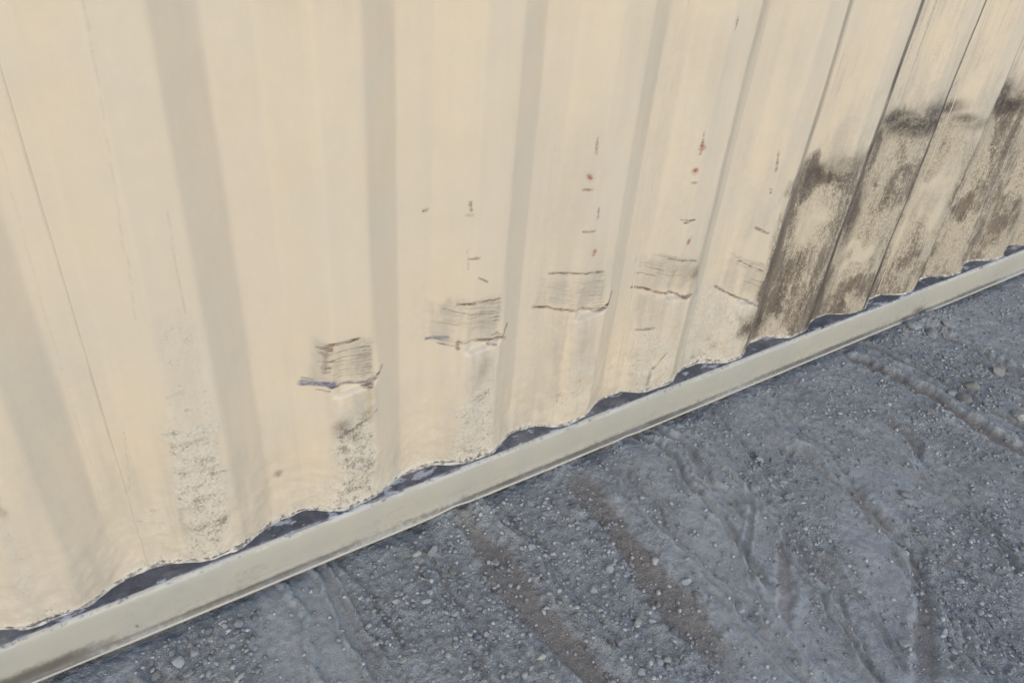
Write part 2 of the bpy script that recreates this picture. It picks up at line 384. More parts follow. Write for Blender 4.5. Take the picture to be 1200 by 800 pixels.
    g = np.clip(gravel, 0, 1)
    lump1 = np.sqrt(np.clip(1-(b1/(.25+.45*r1))**2, 0, 1))*(r1 > .62)
    lump2 = np.sqrt(np.clip(1-(b2/(.3+.4*r2))**2, 0, 1))*(r2 > .45)
    Z = Z+g*(.0022*lump1+.0014*lump2)+(.35+.65*g)*(.0065*(n3-.5)+.0050*(n4-.5))
    return Z, brown, g, pale

gx = growing(-.75, 3.15, .0034, 600); gy = growing(-1.30, .06, .0034, 600)
X, Y = np.meshgrid(gx, gy)
near = ((X > -1.2) & (X < 3.8) & (Y > -1.8) & (Y < .4)).astype(float)
Z, br, gr, pl = soil_fields(np.clip(X, -6, 9), np.clip(Y, -6, 4))
fade = 1-.94*sstep(0, .7, np.maximum.reduce([X-3.12, -.72-X, -1.27-Y, Y-.03]))
Z = Z*fade
gm = grid_mesh('ground', np.stack([X, Y, Z], -1), {'soil': np.stack([br, gr, pl], -1)})
tag(link('ground', gm, GROUND), kind='structure')
def ground_z(x, y):
    i = int(np.clip(np.searchsorted(gx, x), 1, len(gx)-1)); j = int(np.clip(np.searchsorted(gy, y), 1, len(gy)-1))
    return float(max(Z[j, i], Z[j-1, i-1])*.5+min(Z[j, i], Z[j-1, i-1])*.5)
def gravel_at(x, y):
    i = int(np.clip(np.searchsorted(gx, x), 1, len(gx)-1)); j = int(np.clip(np.searchsorted(gy, y), 1, len(gy)-1)); return gr[j, i]

# ------------------------------------------------------------------ shipping container
box = bpy.data.objects.new('shipping_container', None); scn.collection.objects.link(box)
X0, X1 = -4.29, 7.90; WID = 2.42; HGT = 2.59
box.location = (0, 0, 0)
tag(box, 'cream steel shipping container with corrugated, scraped and brown-stained side wall standing on the gravel', 'shipping container')

def profile(x):                        # corrugation depth behind the outer face, 0..1
    t = np.mod(x, PITCH)
    return np.where(t < .068, t/.068, np.where(t < .138, 1.0, np.where(t < .206, (.206-t)/.068, 0.0)))
def smooth_profile(x, r):
    ks = np.linspace(-1, 1, 9); wts = 1-np.abs(ks)*.8; wts /= wts.sum()
    return sum(wt*profile(x+k*r) for k, wt in zip(ks, wts))
DEPTH = .036

def rib(x, k, soft=.012):              # mask of the outer face number k
    return sstep(k*PITCH-.085, k*PITCH-.085+soft*2, x)*(1-sstep(k*PITCH-.004, k*PITCH+soft, x))

CREASE = {1: (431, 450, .010), 2: (582, 401, .011), 3: (700, 365, .013), 4: (800, 348, .015), 5: (880, 354, .014)}
def panel_depth(x, z):
    low = np.exp(-np.clip(z, 0, 9)/.05)
    p = smooth_profile(x, .006)*(1-low)+smooth_profile(x+.004*np.sin(x*9), .024)*low
    d = DEPTH*p
    d = d+.0045*(fbm(x*5, z*4, 3, 201)-.5)+.0022*(fbm(x*16, z*10, 3, 211)-.5)
    wob = .012*(fbm(x*3, z*1.5, 2, 221)-.5)*np.exp(-((z-.25)/.3)**2); d = d+wob
    # ribs knocked in along the scrape, with a hard fold at its lower edge
    for k, (u, v, a) in CREASE.items():
        zc = W(u, v)[1]
        zz = z-zc-.010*(x-k*PITCH+.036)/.07*(1 if k < 4 else -1)
        prof = np.where(zz > 0, np.exp(-(zz/.075)**2), np.exp(-(zz/.006)**2)+.25*np.exp(zz/.12)*(zz <= 0)*0)
        d = d+a*prof*rib(x, k)
        d = d-.0022*np.exp(-((zz+.05)/.04)**2)*rib(x, k)
        d = d+.004*np.exp(-((zz-.02)/.06)**2)*rib(x+.05, k, .03)
    # crumpled lower ribs
    lowz = sstep(.26, .06, z); d = d+.008*(fbm(x*22, z*20, 3, 231)-.5)*lowz*sstep(1.9, .9, x)
    d = d+.0016*(fbm(x*70, z*70, 3, 241)-.5)*lowz
    # bottom edge chewed in a little
    d = d+.006*np.exp(-z/.012)*(fbm(x*12, z*0, 3, 251)-.3)
    rough = sstep(1.15, 1.5, x)*sstep(.75, .45, z)
    d = d+.0030*(fbm(x*30, z*22, 4, 261)-.5)*rough
    return d

# where the older, browned lower sheet begins, as a line across the wall
BROWN_EDGE = WL([(868, 420), (893, 330), (915, 255), (935, 222), (985, 205), (1030, 165), (1062, 146), (1110, 135), (1150, 132), (1200, 112), (1290, 80)])
BROWN_EDGE.append((BROWN_EDGE[-1][0]+3, BROWN_EDGE[-1][1]))
def wear(x, z):
    sh = x.shape; dirt = np.zeros(sh); brown = np.zeros(sh); soot = np.zeros(sh); scr = np.zeros(sh); blue = np.zeros(sh); red = np.zeros(sh); rust = np.zeros(sh); fold_dark = np.zeros(sh); edge = np.zeros(sh)
    t = np.mod(x, PITCH)
    n1 = fbm(x*40, z*40, 4, 301); n2 = fbm(x*12, z*9, 4, 311); jx = .0016*(fbm(x*90, z*90, 2, 321)-.5)*2
    PXM = .00145; wv = fbm(x*55, z*160, 3, 325)
    xw = x+.012*(fbm(x*45, z*45, 3, 326)-.5); zw = z+.012*(fbm(x*45, z*45, 3, 327)-.5)
    xv = x+.16*(fbm(x*14, z*9, 4, 328)-.5); zv = z+.16*(fbm(x*14, z*9, 4, 329)-.5)
    def mark(F, pts, wpx, s=1.0, soft=.6):
        P = WL(pts); xs = [p[0] for p in P]; zs = [p[1] for p in P]; wd = wpx*PXM*(.72 if wpx >= 2 else .5); pad = wd*3+.006
        j = np.where((x[0] > min(xs)-pad) & (x[0] < max(xs)+pad))[0]; i = np.where((z[:, 0] > min(zs)-pad) & (z[:, 0] < max(zs)+pad))[0]
        if len(i) == 0 or len(j) == 0: return
        sl = (slice(i[0], i[-1]+1), slice(j[0], j[-1]+1))
        D = segdist(x[sl], z[sl]+jx[sl]*.9, P)/(.35+1.25*wv[sl])
        F[sl] = np.maximum(F[sl], s*(.55+.6*wv[sl])*(1-sstep(wd*(1-soft), wd*(1+soft), D)))
    def blob(F, u, v, ru, rv, s=1.0, pw=1.0):
        cx, cz = W(u, v); a = abs(W(u+ru, v)[0]-cx); b = abs(W(u, v+rv)[1]-cz)
        np.maximum(F, s*np.exp(-(((xw-cx)/a)**2+((zw-cz)/b)**2)**pw), out=F)
    def poly(F, pts, s, soft):
        np.maximum(F, s*polymask(x+.020*(n2-.5)*2, z+.020*(n1-.5)*2, WL(pts), soft*1.6), out=F)
    # scrapes over the ribs: one bundle of torn paint lines per rib
    rs = random.Random(5)
    def bundle(x0, x1, ytop, ybot, slope, n, lo=8, hi=50, s=.6):
        for _ in range(n):
            yy = ytop+(ybot-ytop)*rs.random(); L = rs.uniform(lo, hi)
            a = rs.uniform(x0, x1-L*.6) if rs.random() < .55 else x1-L; b = min(a+L, x1)
            mark(scr, [(a, yy+slope*(a-x1)), (b, yy+slope*(b-x1))], rs.uniform(.6, 1.3), s*rs.uniform(.35, 1))
    def ticks(u0, u1, y0, y1, n, s=.9):
        for i in range(n):
            yy = y0+(y1-y0)*(i+rs.random())/n; uu = u0+(u1-u0)*(yy-y0)/(y1-y0); L = rs.uniform(4, 13)
            mark(scr, [(uu-L, yy+.15*L), (uu+rs.uniform(0, 3), yy)], rs.uniform(1, 2), s*rs.uniform(.6, 1))
    bundle(362, 438, 400, 448, -.16, 30); ticks(432, 438, 404, 440, 12); ticks(388, 388, 404, 440, 12)
    mark(scr, [(384, 406), (383, 440)], 3.4, .55, .9); mark(scr, [(387, 404), (405, 400), (420, 396)], 2.4)
    mark(scr, [(374, 410), (390, 408)], 1.6); mark(scr, [(376, 416), (390, 414), (415, 407), (434, 405)], 1.6, .9); mark(scr, [(388, 424), (405, 418), (434, 413)], 1.5, .8)
    mark(scr, [(390, 456), (410, 451), (430, 449), (441, 444), (450, 431)], 3, .85); mark(blue, [(390, 455), (412, 451), (432, 448), (444, 440)], 2.5, .4)
    mark(blue, [(361, 456), (376, 454), (392, 453)], 6, 1.0); mark(blue, [(366, 456), (386, 454)], 5, 1.0); mark(blue, [(360, 451), (372, 450)], 1.5, .9); mark(scr, [(374, 462), (388, 461)], 2, 1)
    mark(scr, [(427, 451), (434, 450)], 5, 1); mark(rust, [(431, 452), (433, 490)], 6, .55, .95); mark(rust, [(386, 464), (388, 490)], 5, .22, .95)
    bundle(508, 586, 352, 402, -.10, 34, s=.5); ticks(586, 584, 350, 398, 11)
    mark(scr, [(540, 360), (556, 355), (586, 350)], 2.2); mark(scr, [(526, 369), (560, 369), (587, 368)], 1.3, .8)
    mark(scr, [(541, 405), (560, 402), (582, 399), (592, 394), (598, 382)], 3, .9); mark(blue, [(510, 407), (530, 402)], 4, .55); mark(scr, [(510, 407), (524, 405)], 2, .7); mark(scr, [(520, 410), (541, 409)], 1.6, .8)
    mark(scr, [(540, 404), (540, 412)], 3.2); mark(scr, [(573, 404), (582, 403)], 2); mark(rust, [(540, 410), (540, 440)], 5, .25, .95); mark(scr, [(585, 392), (594, 398)], 4, .7)
    bundle(640, 708, 328, 362, -.06, 22, s=.4); ticks(710, 708, 322, 362, 7, .6)
    mark(scr, [(655, 329), (676, 323), (692, 320), (708, 319)], 2.4); mark(scr, [(636, 369), (668, 367), (690, 364), (704, 365), (713, 359), (720, 345)], 3, 1)
    mark(scr, [(668, 367), (690, 364), (706, 364)], 3.6, .8); mark(scr, [(550, 294), (550, 316)], 1.6, .4); mark(scr, [(708, 330), (708, 360)], 1.6, .28)
    bundle(758, 816, 303, 330, .02, 22, s=.5); mark(scr, [(788, 305), (817, 306)], 2, .9); mark(scr, [(762, 320), (784, 320)], 1.6, .6); mark(scr, [(756, 328), (776, 328)], 1.8, .7)
    blob(soot, 817, 321, 6, 12, .42); mark(scr, [(752, 344), (775, 346), (790, 345), (805, 350), (812, 347)], 3, 1); mark(scr, [(774, 346), (792, 345)], 3.6, .8)
    bundle(858, 897, 308, 340, .3, 22, 5, 26, .7); mark(scr, [(873, 309), (895, 318)], 2); mark(scr, [(850, 343), (866, 350), (888, 358)], 3, 1); mark(scr, [(890, 269), (902, 274)], 3, 1)
    scuff = np.zeros(sh)
    for pts in ([(372, 404), (438, 392), (442, 440), (395, 458), (362, 458)], [(515, 360), (588, 346), (588, 395), (540, 408), (508, 408)], [(645, 332), (710, 316), (712, 358), (640, 370)], [(758, 306), (820, 302), (812, 345), (752, 344)], [(860, 306), (898, 314), (888, 356), (850, 342)],
                [(396, 462), (440, 455), (440, 500), (396, 510)], [(543, 412), (584, 404), (580, 470), (540, 500)], [(655, 372), (704, 368), (694, 480), (645, 500)], [(756, 350), (806, 352), (790, 450), (745, 465)]):
        poly(scuff, pts, .62, .008)
    # a trail of pecks running down each rib
    for pts in ([(553, 239), (554, 248)], [(550, 255), (556, 254)], [(508, 256), (513, 254)], [(551, 304), (562, 302)], [(561, 325), (571, 330)],
                [(703, 164), (702, 180)], [(689, 225), (697, 225)], [(687, 273), (697, 271)], [(701, 255), (702, 245)], [(827, 157), (822, 180)], [(812, 216), (817, 215)], [(801, 259), (815, 258)], [(804, 262), (812, 258)],
                [(916, 180), (912, 200)], [(905, 228), (906, 222)], [(865, 20), (862, 35)]):
        mark(scr, pts, 2.0, .9)
    for (u, v) in ((695, 210), (697, 296), (816, 200), (808, 283), (825, 172)): blob(red, u, v, 2.6, 3.6, 1.0, 1.4)
    # thin seams and dirt lines
    for pts, s in (([(0, 175), (30, 285), (62, 400), (105, 540), (140, 660)], .10), ([(97, 0), (112, 80), (125, 160), (138, 240), (146, 300)], .14), ([(197, 250), (206, 310), (217, 365)], .2), ([(150, 300), (160, 380)], .15), ([(150, 520), (158, 590)], .2)):
        mark(scr, pts, 1.5, s)
    # dirty lower ends of the ribs
    poly(dirt, [(176, 370), (236, 370), (246, 460), (262, 560), (268, 645), (222, 655), (210, 590), (194, 500)], .34, .012); poly(dirt, [(196, 505), (250, 490), (262, 560), (268, 645), (222, 655), (210, 590)], .66, .010)
    poly(dirt, [(396, 505), (440, 470), (442, 575), (392, 600)], .80, .012); blob(soot, 402, 500, 14, 14, .45); blob(soot, 428, 482, 10, 8, .35)
    poly(dirt, [(536, 480), (580, 420), (578, 530), (530, 545)], .62, .012); blob(soot, 566, 430, 8, 14, .3)
    poly(dirt, [(650, 440), (695, 400), (690, 490), (640, 505)], .42, .02); poly(dirt, [(745, 380), (800, 395), (790, 455), (740, 470)], .48, .02)
    poly(dirt, [(820, 330), (885, 350), (872, 425), (800, 440)], .50, .02); poly(dirt, [(0, 560), (30, 640), (60, 720), (0, 760)], .45, .03); poly(dirt, [(355, 580), (400, 560), (430, 600), (380, 620)], .5, .02)
    poly(dirt, [(130, 600), (215, 600), (225, 660), (160, 680)], .35, .03); poly(dirt, [(740, 200), (870, 200), (880, 330), (760, 300)], .25, .05)
    for pts in ([(200, 523), (222, 518), (241, 512)], [(205, 557), (228, 552), (250, 546)], [(213, 601), (230, 590), (256, 575)], [(214, 606), (214, 617), (228, 622), (246, 612), (262, 606)], [(396, 512), (415, 500), (440, 480)], [(783, 414), (774, 424), (764, 436), (760, 452)], [(196, 465), (214, 458)], [(755, 395), (770, 388)]):
        mark(soot, pts, 4.0, .26 if pts[0][0] < 300 else .5, .95)
    blob(soot, 333, 568, 6, 4, .55); blob(soot, 0, 595, 8, 14, .35)
    # bottom edge: torn paint, dirt
    e = np.exp(-z/.019)*(.85+1.3*(n2-.35)); np.maximum(edge, np.clip(e, 0, 1)*sstep(2.2, 1.2, x), out=edge)
    dirt = np.maximum(dirt, .65*np.exp(-z/.045)*sstep(.25, .6, n2))
    # browned older lower sheet
    sb = -side(x, z+.03*(n1-.5)+.02*(n2-.5), BROWN_EDGE)
    zone = sstep(-.022, .040, sb+.03*(fbm(x*60, z*14, 3, 335)-.5))*(1-sstep(3.3, 4.15, x+.25*(n2-.5)))
    prof = 1-profile(x)
    pat = fbm(x*11+3*z, z*5, 4, 331)
    ph = sstep(-.004, .004, x-np.floor(x/PITCH+.02)*PITCH)*(1-sstep(.055, .110, t))*(t < .2)
    brown = zone*np.clip(.27+.46*ph*(.6+.8*(n2-.3))+.42*sstep(.44, .60, pat), 0, .95)
    for (u, v, ru, rv, s) in ((972, 215, 34, 16, .95), (935, 235, 10, 18, .6), (1000, 262, 14, 50, .95), (985, 310, 14, 32, .95), (902, 372, 22, 26, .95), (950, 372, 34, 18, .9), (1010, 345, 30, 14, .85), (905, 335, 8, 16, .8), (1060, 215, 9, 36, .8), (1042, 172, 12, 16, .9), (1130, 250, 14, 20, .8), (1185, 210, 16, 30, .7), (1100, 200, 8, 30, .6), (1170, 275, 20, 20, .6)):
        cx, cz = W(u, v); a = abs(W(u+ru, v)[0]-cx); b = abs(W(u, v+rv)[1]-cz)
        brown = np.maximum(brown, s*np.exp(-((((xv-cx)/a)**2+((zv-cz)/b)**2)**1.5)))
    for (u, v, ru, rv) in ((1005, 308, 12, 9), (905, 395, 10, 6), (918, 250, 9, 10), (960, 268, 16, 30), (1050, 215, 8, 26), (1085, 250, 22, 44), (1140, 175, 18, 30), (1012, 360, 0.1, .1)):
        cx, cz = W(u, v); a = abs(W(u+ru, v)[0]-cx)+1e-4; b = abs(W(u, v+rv)[1]-cz)+1e-4
        brown = brown*(1-.55*np.exp(-((((xv-cx)/a)**2+((zv-cz)/b)**2)**2)))
    for (u, v, ru, rv, s) in ((1085, 146, 30, 13, 1.0), (1063, 142, 18, 10, .8), (1095, 133, 14, 18, .75), (1125, 130, 16, 9, .8), (1138, 140, 10, 6, .6), (1184, 118, 14, 19, 1.0), (1190, 128, 12, 10, 1.0), (975, 205, 28, 14, .5), (1000, 192, 22, 14, .5), (1040, 165, 14, 12, .5), (1010, 270, 9, 40, .5), (975, 345, 12, 22, .5), (900, 385, 14, 10, .6), (1150, 145, 20, 8, .4)): blob(soot, u, v, ru, rv, s)
    # darker right-facing folds on the weathered end, near-black along the corners
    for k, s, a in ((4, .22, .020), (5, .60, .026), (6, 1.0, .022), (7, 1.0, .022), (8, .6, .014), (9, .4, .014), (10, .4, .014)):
        q = x-k*PITCH; lo_ = {6: -.014, 7: -.011, 8: -.008}.get(k, -.003); m = sstep(lo_, lo_+.005, q)*(1-sstep(a, a*2.4, q)); fold_dark = np.maximum(fold_dark, s*m*(.55+.6*n2))
        m2 = np.exp(-((q-.001)/(.0052 if k == 6 else .0042))**2)*s*(.95 if k > 5 else .5); fold_dark = np.maximum(fold_dark, m2*sstep(.15, .4, n1)*(.35 if k > 7 else 1))
    streak = sstep(1.25, 1.75, x)*(.35+.65*sstep(.4, .6, n2))*(.45+.55*(t < .12))
    film = .06+.36*np.exp(-z/.22)*sstep(.25, .6, fbm(x*6, z*5, 3, 351))+.14*sstep(.55, .75, fbm(x*4, z*2.5, 3, 361))
    film = np.maximum(film, .95*dirt); film = film+.38*sstep(.3, 1.1, x)*np.exp(-z/.26)*sstep(.2, .6, n2)
    film = np.maximum(film, .75*sstep(-.30, .0, sb)*sstep(.9, 1.4, x)*sstep(.15, .65, n2)); film = np.clip(np.maximum(film, scuff), 0, 1)
    return {'wear_a': np.stack([dirt, brown, soot], -1), 'wear_b': np.stack([scr, blue, red], -1), 'wear_c': np.stack([rust, fold_dark, edge], -1), 'wear_d': np.stack([film, streak, film*0], -1)}

TOPZ = HGT-RAIL_TOP-.10
def sheet(xa, xb, fine):
    far = fine and xa > 2.9
    if far: xs = np.linspace(xa, xb, int((xb-xa)/.008)+1); zs = np.concatenate([np.arange(0, .8, .008), np.linspace(.82, TOPZ, 24)])
    elif fine:
        fa, fb = max(xa, -.50), min(xb, 2.75)
        xs = np.concatenate([np.arange(xa, fa-.004, .009), np.linspace(fa, fb, int((fb-fa)/.0027)+1), np.arange(fb+.009, xb, .009), [xb] if fb < xb else []])
        zs = np.concatenate([np.arange(0, .14, .003), np.arange(.14, .52, .0015), np.arange(.52, 1.05, .005), np.linspace(1.06, TOPZ, 30)])
    else:
        st = np.array([0, .034, .068, .138, .172, .206, .242]); xs = np.concatenate([k*PITCH+st for k in range(-20, 32)])
        xs = np.unique(np.concatenate([[xa, xb], xs[(xs > xa+.002) & (xs < xb-.002)]])); zs = np.linspace(0, TOPZ, 24)
    XX, ZZ = np.meshgrid(xs, zs)
    d = panel_depth(XX, ZZ)*1.0 if fine else DEPTH*profile(XX)
    if fine: ZZ = ZZ+(.012*(fbm(XX*22, XX*0, 4, 271)-.42)+.0060*(fbm(XX*110, XX*0, 3, 281)-.45))*np.exp(-ZZ/.02)*sstep(2.6, 1.4, XX)
    P = np.stack([XX, d, RAIL_TOP+ZZ-.001], -1)
    me = grid_mesh('wall_panel', P, wear(XX, ZZ) if fine else None)
    o = link('wall_panel', me, PANEL, box)
    if not fine: so_ = o.modifiers.new('thickness', 'SOLIDIFY'); so_.thickness = .0016; so_.offset = -1
    return o
# sheets are welded side by side, four corrugations each, seams in the recessed flats
seams = [X0+.16]+[k*PITCH+.112 for k in range(-13, 27, 4)]+[X1-.16]
for a, b in zip(seams[:-1], seams[1:]):
    sheet(a, b, a < 3.4 and b > -.5)
for s in seams[1:-1]:
    zs = np.linspace(0, TOPZ, 90); bw = .0022
    xs = s+np.array([-bw, -bw*.6, 0, bw*.6, bw]); XX, ZZ = np.meshgrid(xs, zs)
    D = panel_depth(XX, ZZ)-np.array([-.0004, .0006, .0011, .0006, -.0004])[None, :]
    link('weld_seam', grid_mesh('weld_seam', np.stack([XX, D, RAIL_TOP+ZZ], -1)), SEAM, box)

# chipped weld bead along the foot of the wall
bx_ = np.arange(-.55, 2.9, .004); th = np.linspace(-.3, 2.2, 6)
BX, TH = np.meshgrid(bx_, th)
rr_ = .0014+.0050*fbm(BX*60, TH*1.2, 3, 701)*sstep(.30, .6, fbm(BX*9, BX*0, 3, 711))
d0 = panel_depth(BX, BX*0+.003)
link('weld_bead', grid_mesh('weld_bead', np.stack([BX, d0+.0012-np.cos(TH)*rr_*1.2, RAIL_TOP-.001+np.sin(TH)*rr_*1.5+.0004], -1)), BEAD, box)

# bottom side rail: folded plate, top flange under the wall, short toe turned out at the bottom
YR = -.0135; RH = .107
sec = [(.075, -.0015), (.05, -.0015), (.03, -.0015), (.012, -.0015), (YR+.012, -.0015), (YR+.007, -.0020), (YR+.0035, -.0040), (YR+.0010, -.0075), (YR-.0004, -.013), (YR-.0012, -.025), (YR-.0014, -.045), (YR-.0008, -.062), (YR, -.072), (YR, -.080), (YR, -.086), (YR-.001, -.091), (YR-.0015, -.097), (YR-.003, -.1015), (YR-.006, -.1045), (YR-.0072, -.1052), (YR-.0078, -.1070), (YR-.0074, -.1105), (YR-.006, -.112), (YR+.02, -.112), (.075, -.112)]
rx = np.concatenate([np.linspace(X0+.16, -.7, 40)[:-1], np.arange(-.7, 3.0, .006), np.linspace(3.0, X1-.16, 40)])
S = np.array(sec); RX, SI = np.meshgrid(rx, np.arange(len(S)))
YY = S[SI, 0]; ZZr = S[SI, 1]
bend = .0030*(fbm(RX*1.5, RX*0, 3, 401)-.5)+.0020*(fbm(RX*7, SI*.25, 3, 411)-.5)
toe = (ZZr < -.094) & (YY < YR)
# the toe is knocked and bent in a couple of places
kn = np.zeros_like(RX)
for (u, v, wd, dz) in ((525, 592, .035, .006), (1060, 372, .03, .005), (720, 505, .02, .003)):
    kn += dz*np.exp(-((RX-G(u, v)[0])/wd)**2)
YY = YY+bend; ZZr = ZZr+np.where(toe, kn, 0)
nn = fbm(RX*14, SI*.8, 4, 421); nl = fbm(RX*3, SI*0, 3, 431)
dirt = np.exp(-((ZZr+.099)/.011)**2)*(.85+.9*(nl-.3))*(SI < 19)
dirt = np.maximum(dirt, 1.0*sstep(-.050, -.090, ZZr)*sstep(-.10, -.34, RX)*(SI < 20))
dirt = np.maximum(dirt, .9*np.exp(-((RX-G(1075, 376)[0])/.07)**2)*sstep(-.04, -.09, ZZr)*(SI < 20))
dirt = np.maximum(dirt, .55*sstep(-.050, -.095, ZZr)*(.5+nn)*(SI < 19)); dirt = np.maximum(dirt, .5*sstep(.58, .75, fbm(RX*9, SI*.5, 4, 441))*(SI < 19))
primer = np.where(YY > YR+.003, 1.0, 0.0)*(SI < 8); primer = np.where((SI < 8) & (YY <= YR+.0075), .45, primer)
chip = np.where((SI >= 19) & (SI <= 20), .35, 0.0); chip = np.maximum(chip, np.where((SI >= 5) & (SI <= 7), .35*(nn > .45), 0))
link('bottom_side_rail', grid_mesh('bottom_side_rail', np.stack([RX, YY, RAIL_TOP+ZZr], -1), {'wear_a': np.stack([dirt, primer, chip], -1)}, flip=True), RAIL, box)

# the rest of the box: top rail, far side, ends, roof, floor, corner posts and castings
zt = HGT-.03
def corrugated(name, axis, a0, a1, lo, hi, at, sgn, horiz=False):
    st = np.array([0, .068, .138, .206]); q = np.concatenate([k*PITCH+st for k in range(-20, 32)])
    q = np.unique(np.concatenate([[a0, a1], q[(q > a0+.004) & (q < a1-.004)]]))
    d = DEPTH*profile(q)*sgn; h = np.array([lo, hi]); Q, H = np.meshgrid(q, h); D = np.tile(d, (2, 1))+at
    P = {'side': (Q, D, H), 'end': (D, Q, H), 'roof': (Q, H, D)}[axis]
    me = grid_mesh(name, np.stack(P, -1), smooth=False); o = link(name, me, PLAIN, box)
    m = o.modifiers.new('thickness', 'SOLIDIFY'); m.thickness = .0016
    return o
corrugated('far_wall_panel', 'side', X0+.16, X1-.16, RAIL_TOP, HGT-.10, WID, -1)
corrugated('end_wall_panel', 'end', .10, WID-.10, RAIL_TOP, HGT-.10, X0+.03, 1)
corrugated('roof_panel', 'roof', X0+.08, X1-.08, .04, WID-.04, HGT-.05, -1)
link('top_side_rail', boxes_mesh('top_side_rail', [(X0+.16, X1-.16, -.012, .05, HGT-.10, zt)], .006), PLAIN, box)
link('top_side_rail', boxes_mesh('top_side_rail', [(X0+.16, X1-.16, WID-.05, WID+.012, HGT-.10, zt)], .006), PLAIN, box)
link('bottom_side_rail', boxes_mesh('bottom_side_rail', [(X0+.16, X1-.16, WID-.05, WID+.012, .018, RAIL_TOP-.004)], .006), PLAIN, box)
link('floor', boxes_mesh('floor', [(X0+.16, X1-.16, .078, WID-.055, .09, RAIL_TOP-.006)]), WOOD, box)
for k in range(28):
    xx = X0+.5+k*.40
    if xx < X1-.3: link('cross_member', boxes_mesh('cross_member', [(xx, xx+.045, .078, WID-.055, .022, .088)]), STEEL, box)
for xx in (X0, X1-.16):
    for yy in (-.015, WID-.145):
        link('corner_post', boxes_mesh('corner_post', [(xx+.004, xx+.156, yy+.004, yy+.156, RAIL_TOP, HGT-.118)], .01), PLAIN, box)
        for zz in (.004, HGT-.118): link('corner_casting', boxes_mesh('corner_casting', [(xx-.004, xx+.178, yy-.004, yy+.162, zz, zz+.118)], .012), PLAIN, box)
for y0, y1 in ((.15, 1.205), (1.215, 2.27)):
    dr = link('door', boxes_mesh('door', [(X1-.06, X1-.02, y0, y1, RAIL_TOP, HGT-.12)], .008), PLAIN, box)
    for f in (.3, .72):
        yy = y0+(y1-y0)*f; link('locking_bar', boxes_mesh('locking_bar', [(X1-.018, X1+.016, yy-.017, yy+.017, RAIL_TOP+.02, HGT-.14)], .01), STEEL, dr)
for xx in (X0+.01, X1-.07):
    for z0, z1 in ((.022, RAIL_TOP-.003), (HGT-.117, zt)): link('end_rail', boxes_mesh('end_rail', [(xx, xx+.06, .165, WID-.165, z0, z1)], .006), PLAIN, box)

# ------------------------------------------------------------------ stones
def stone_mesh(name, seed, sub=2, rough=.22, flat=.72):
    r = np.random.default_rng(seed); bm = bmesh.new(); bmesh.ops.create_icosphere(bm, subdivisions=sub, radius=1.0)
    pl = r.normal(size=(9, 3)); pl /= np.linalg.norm(pl, axis=1)[:, None]; of = r.uniform(.55, .85, 9)
    st = np.array([r.uniform(.85, 1.25), r.uniform(.75, 1.0), flat*r.uniform(.85, 1.2)])
    for v in bm.verts:
        p = np.array(v.co)
        for n, o in zip(pl, of):
            h = p@n
            if h > o: p = p-n*(h-o)*.95
        p = p*(1+rough*.25*r.normal()*.5)*st
        v.co = Vector(p)
    me = bpy.data.meshes.new(name); bm.to_mesh(me); bm.free()
    me.polygons.foreach_set('use_smooth', np.zeros(len(me.polygons), bool))
    return me
kinds = [stone_mesh('stone', 100+i) for i in range(10)]
for m in kinds: m.materials.append(STONE)
white = stone_mesh('stone', 300); white.materials.append(STONE_W)
tan = [stone_mesh('stone', 310+i) for i in range(3)]
for m in tan: m.materials.append(STONE_B)
taken = []
def put_stone(x, y, r, me, label, group=None, sink=.35):
    o = link('stone', me); taken.append((x, y, r))
    o.scale = (r, r, r); o.rotation_euler = (random.uniform(-.35, .35), random.uniform(-.35, .35), random.uniform(0, 6.28))
    o.location = (x, y, ground_z(x, y)+r*(.72-2*sink*.72))
    return tag(o, label, 'stone', group)
def at_px(u, v, px, me, label):
    x, y = G(u, v); d = float(np.linalg.norm(np.array([x, y, 0])-CAM)); return put_stone(x, y, px*.5*d/F_PX*1.05, me, label)
K = kinds
at_px(767, 658, 13, white, 'pale whitish stone lying alone on the brown soil strip')
at_px(628, 677, 14, K[0], 'grey oblong stone between the two brown soil strips, above the densest gravel')
at_px(478, 557, 12, K[1], 'rounded grey stone close to the rail, left of the soil heap')
at_px(507, 645, 14, K[2], 'large angular grey stone in the gravel just below the soil heap')
at_px(582, 655, 11, K[3], 'small rounded stone at the upper edge of the first brown strip')
at_px(1115, 464, 13, K[4], 'left stone of the touching pair beside the long groove')
at_px(1127, 471, 19, tan[0], 'right, flatter stone of the touching pair beside the long groove')
at_px(1135, 456, 14, tan[1], 'olive grey stone just above the touching pair by the long groove')
at_px(1170, 435, 14, tan[2], 'flat olive stone near the right edge above the pair of stones')
at_px(1192, 489, 18, tan[0], 'half buried olive stone at the right edge of the picture')
at_px(1068, 388, 17, K[5], 'round half sunk stone nearest the rail at its far end')
at_px(1089, 393, 14, K[6], 'second sunk stone near the far end of the rail')
at_px(1108, 385, 13, K[7], 'flat sunk stone farthest from the others near the far rail end')
at_px(209, 775, 14, K[8], 'biggest angular grey stone in the gravel by the lower left rail')
at_px(228, 765, 13, K[9], 'pointed grey stone in the gravel by the lower left rail, right of the biggest')
at_px(714, 668, 12, K[1], 'dark edged grey stone left of the pale whitish stone')
at_px(804, 683, 11, K[2], 'light grey rounded stone at the right edge of the second brown strip')
at_px(816, 700, 11, tan[1], 'brownish stone inside the second brown strip, below the light grey one')
at_px(868, 713, 14, K[3], 'grey stone with a dark hollow beside it, right of the second brown strip')
at_px(790, 740, 13, K[4], 'grey rounded stone in the coarse gravel near the bottom, under the second strip')
at_px(1058, 755, 11, K[5], 'light grey stone beside the dark groove at the lower right')
at_px(881, 724, 9, K[6], 'smaller grey stone just below right of the one with a dark hollow')
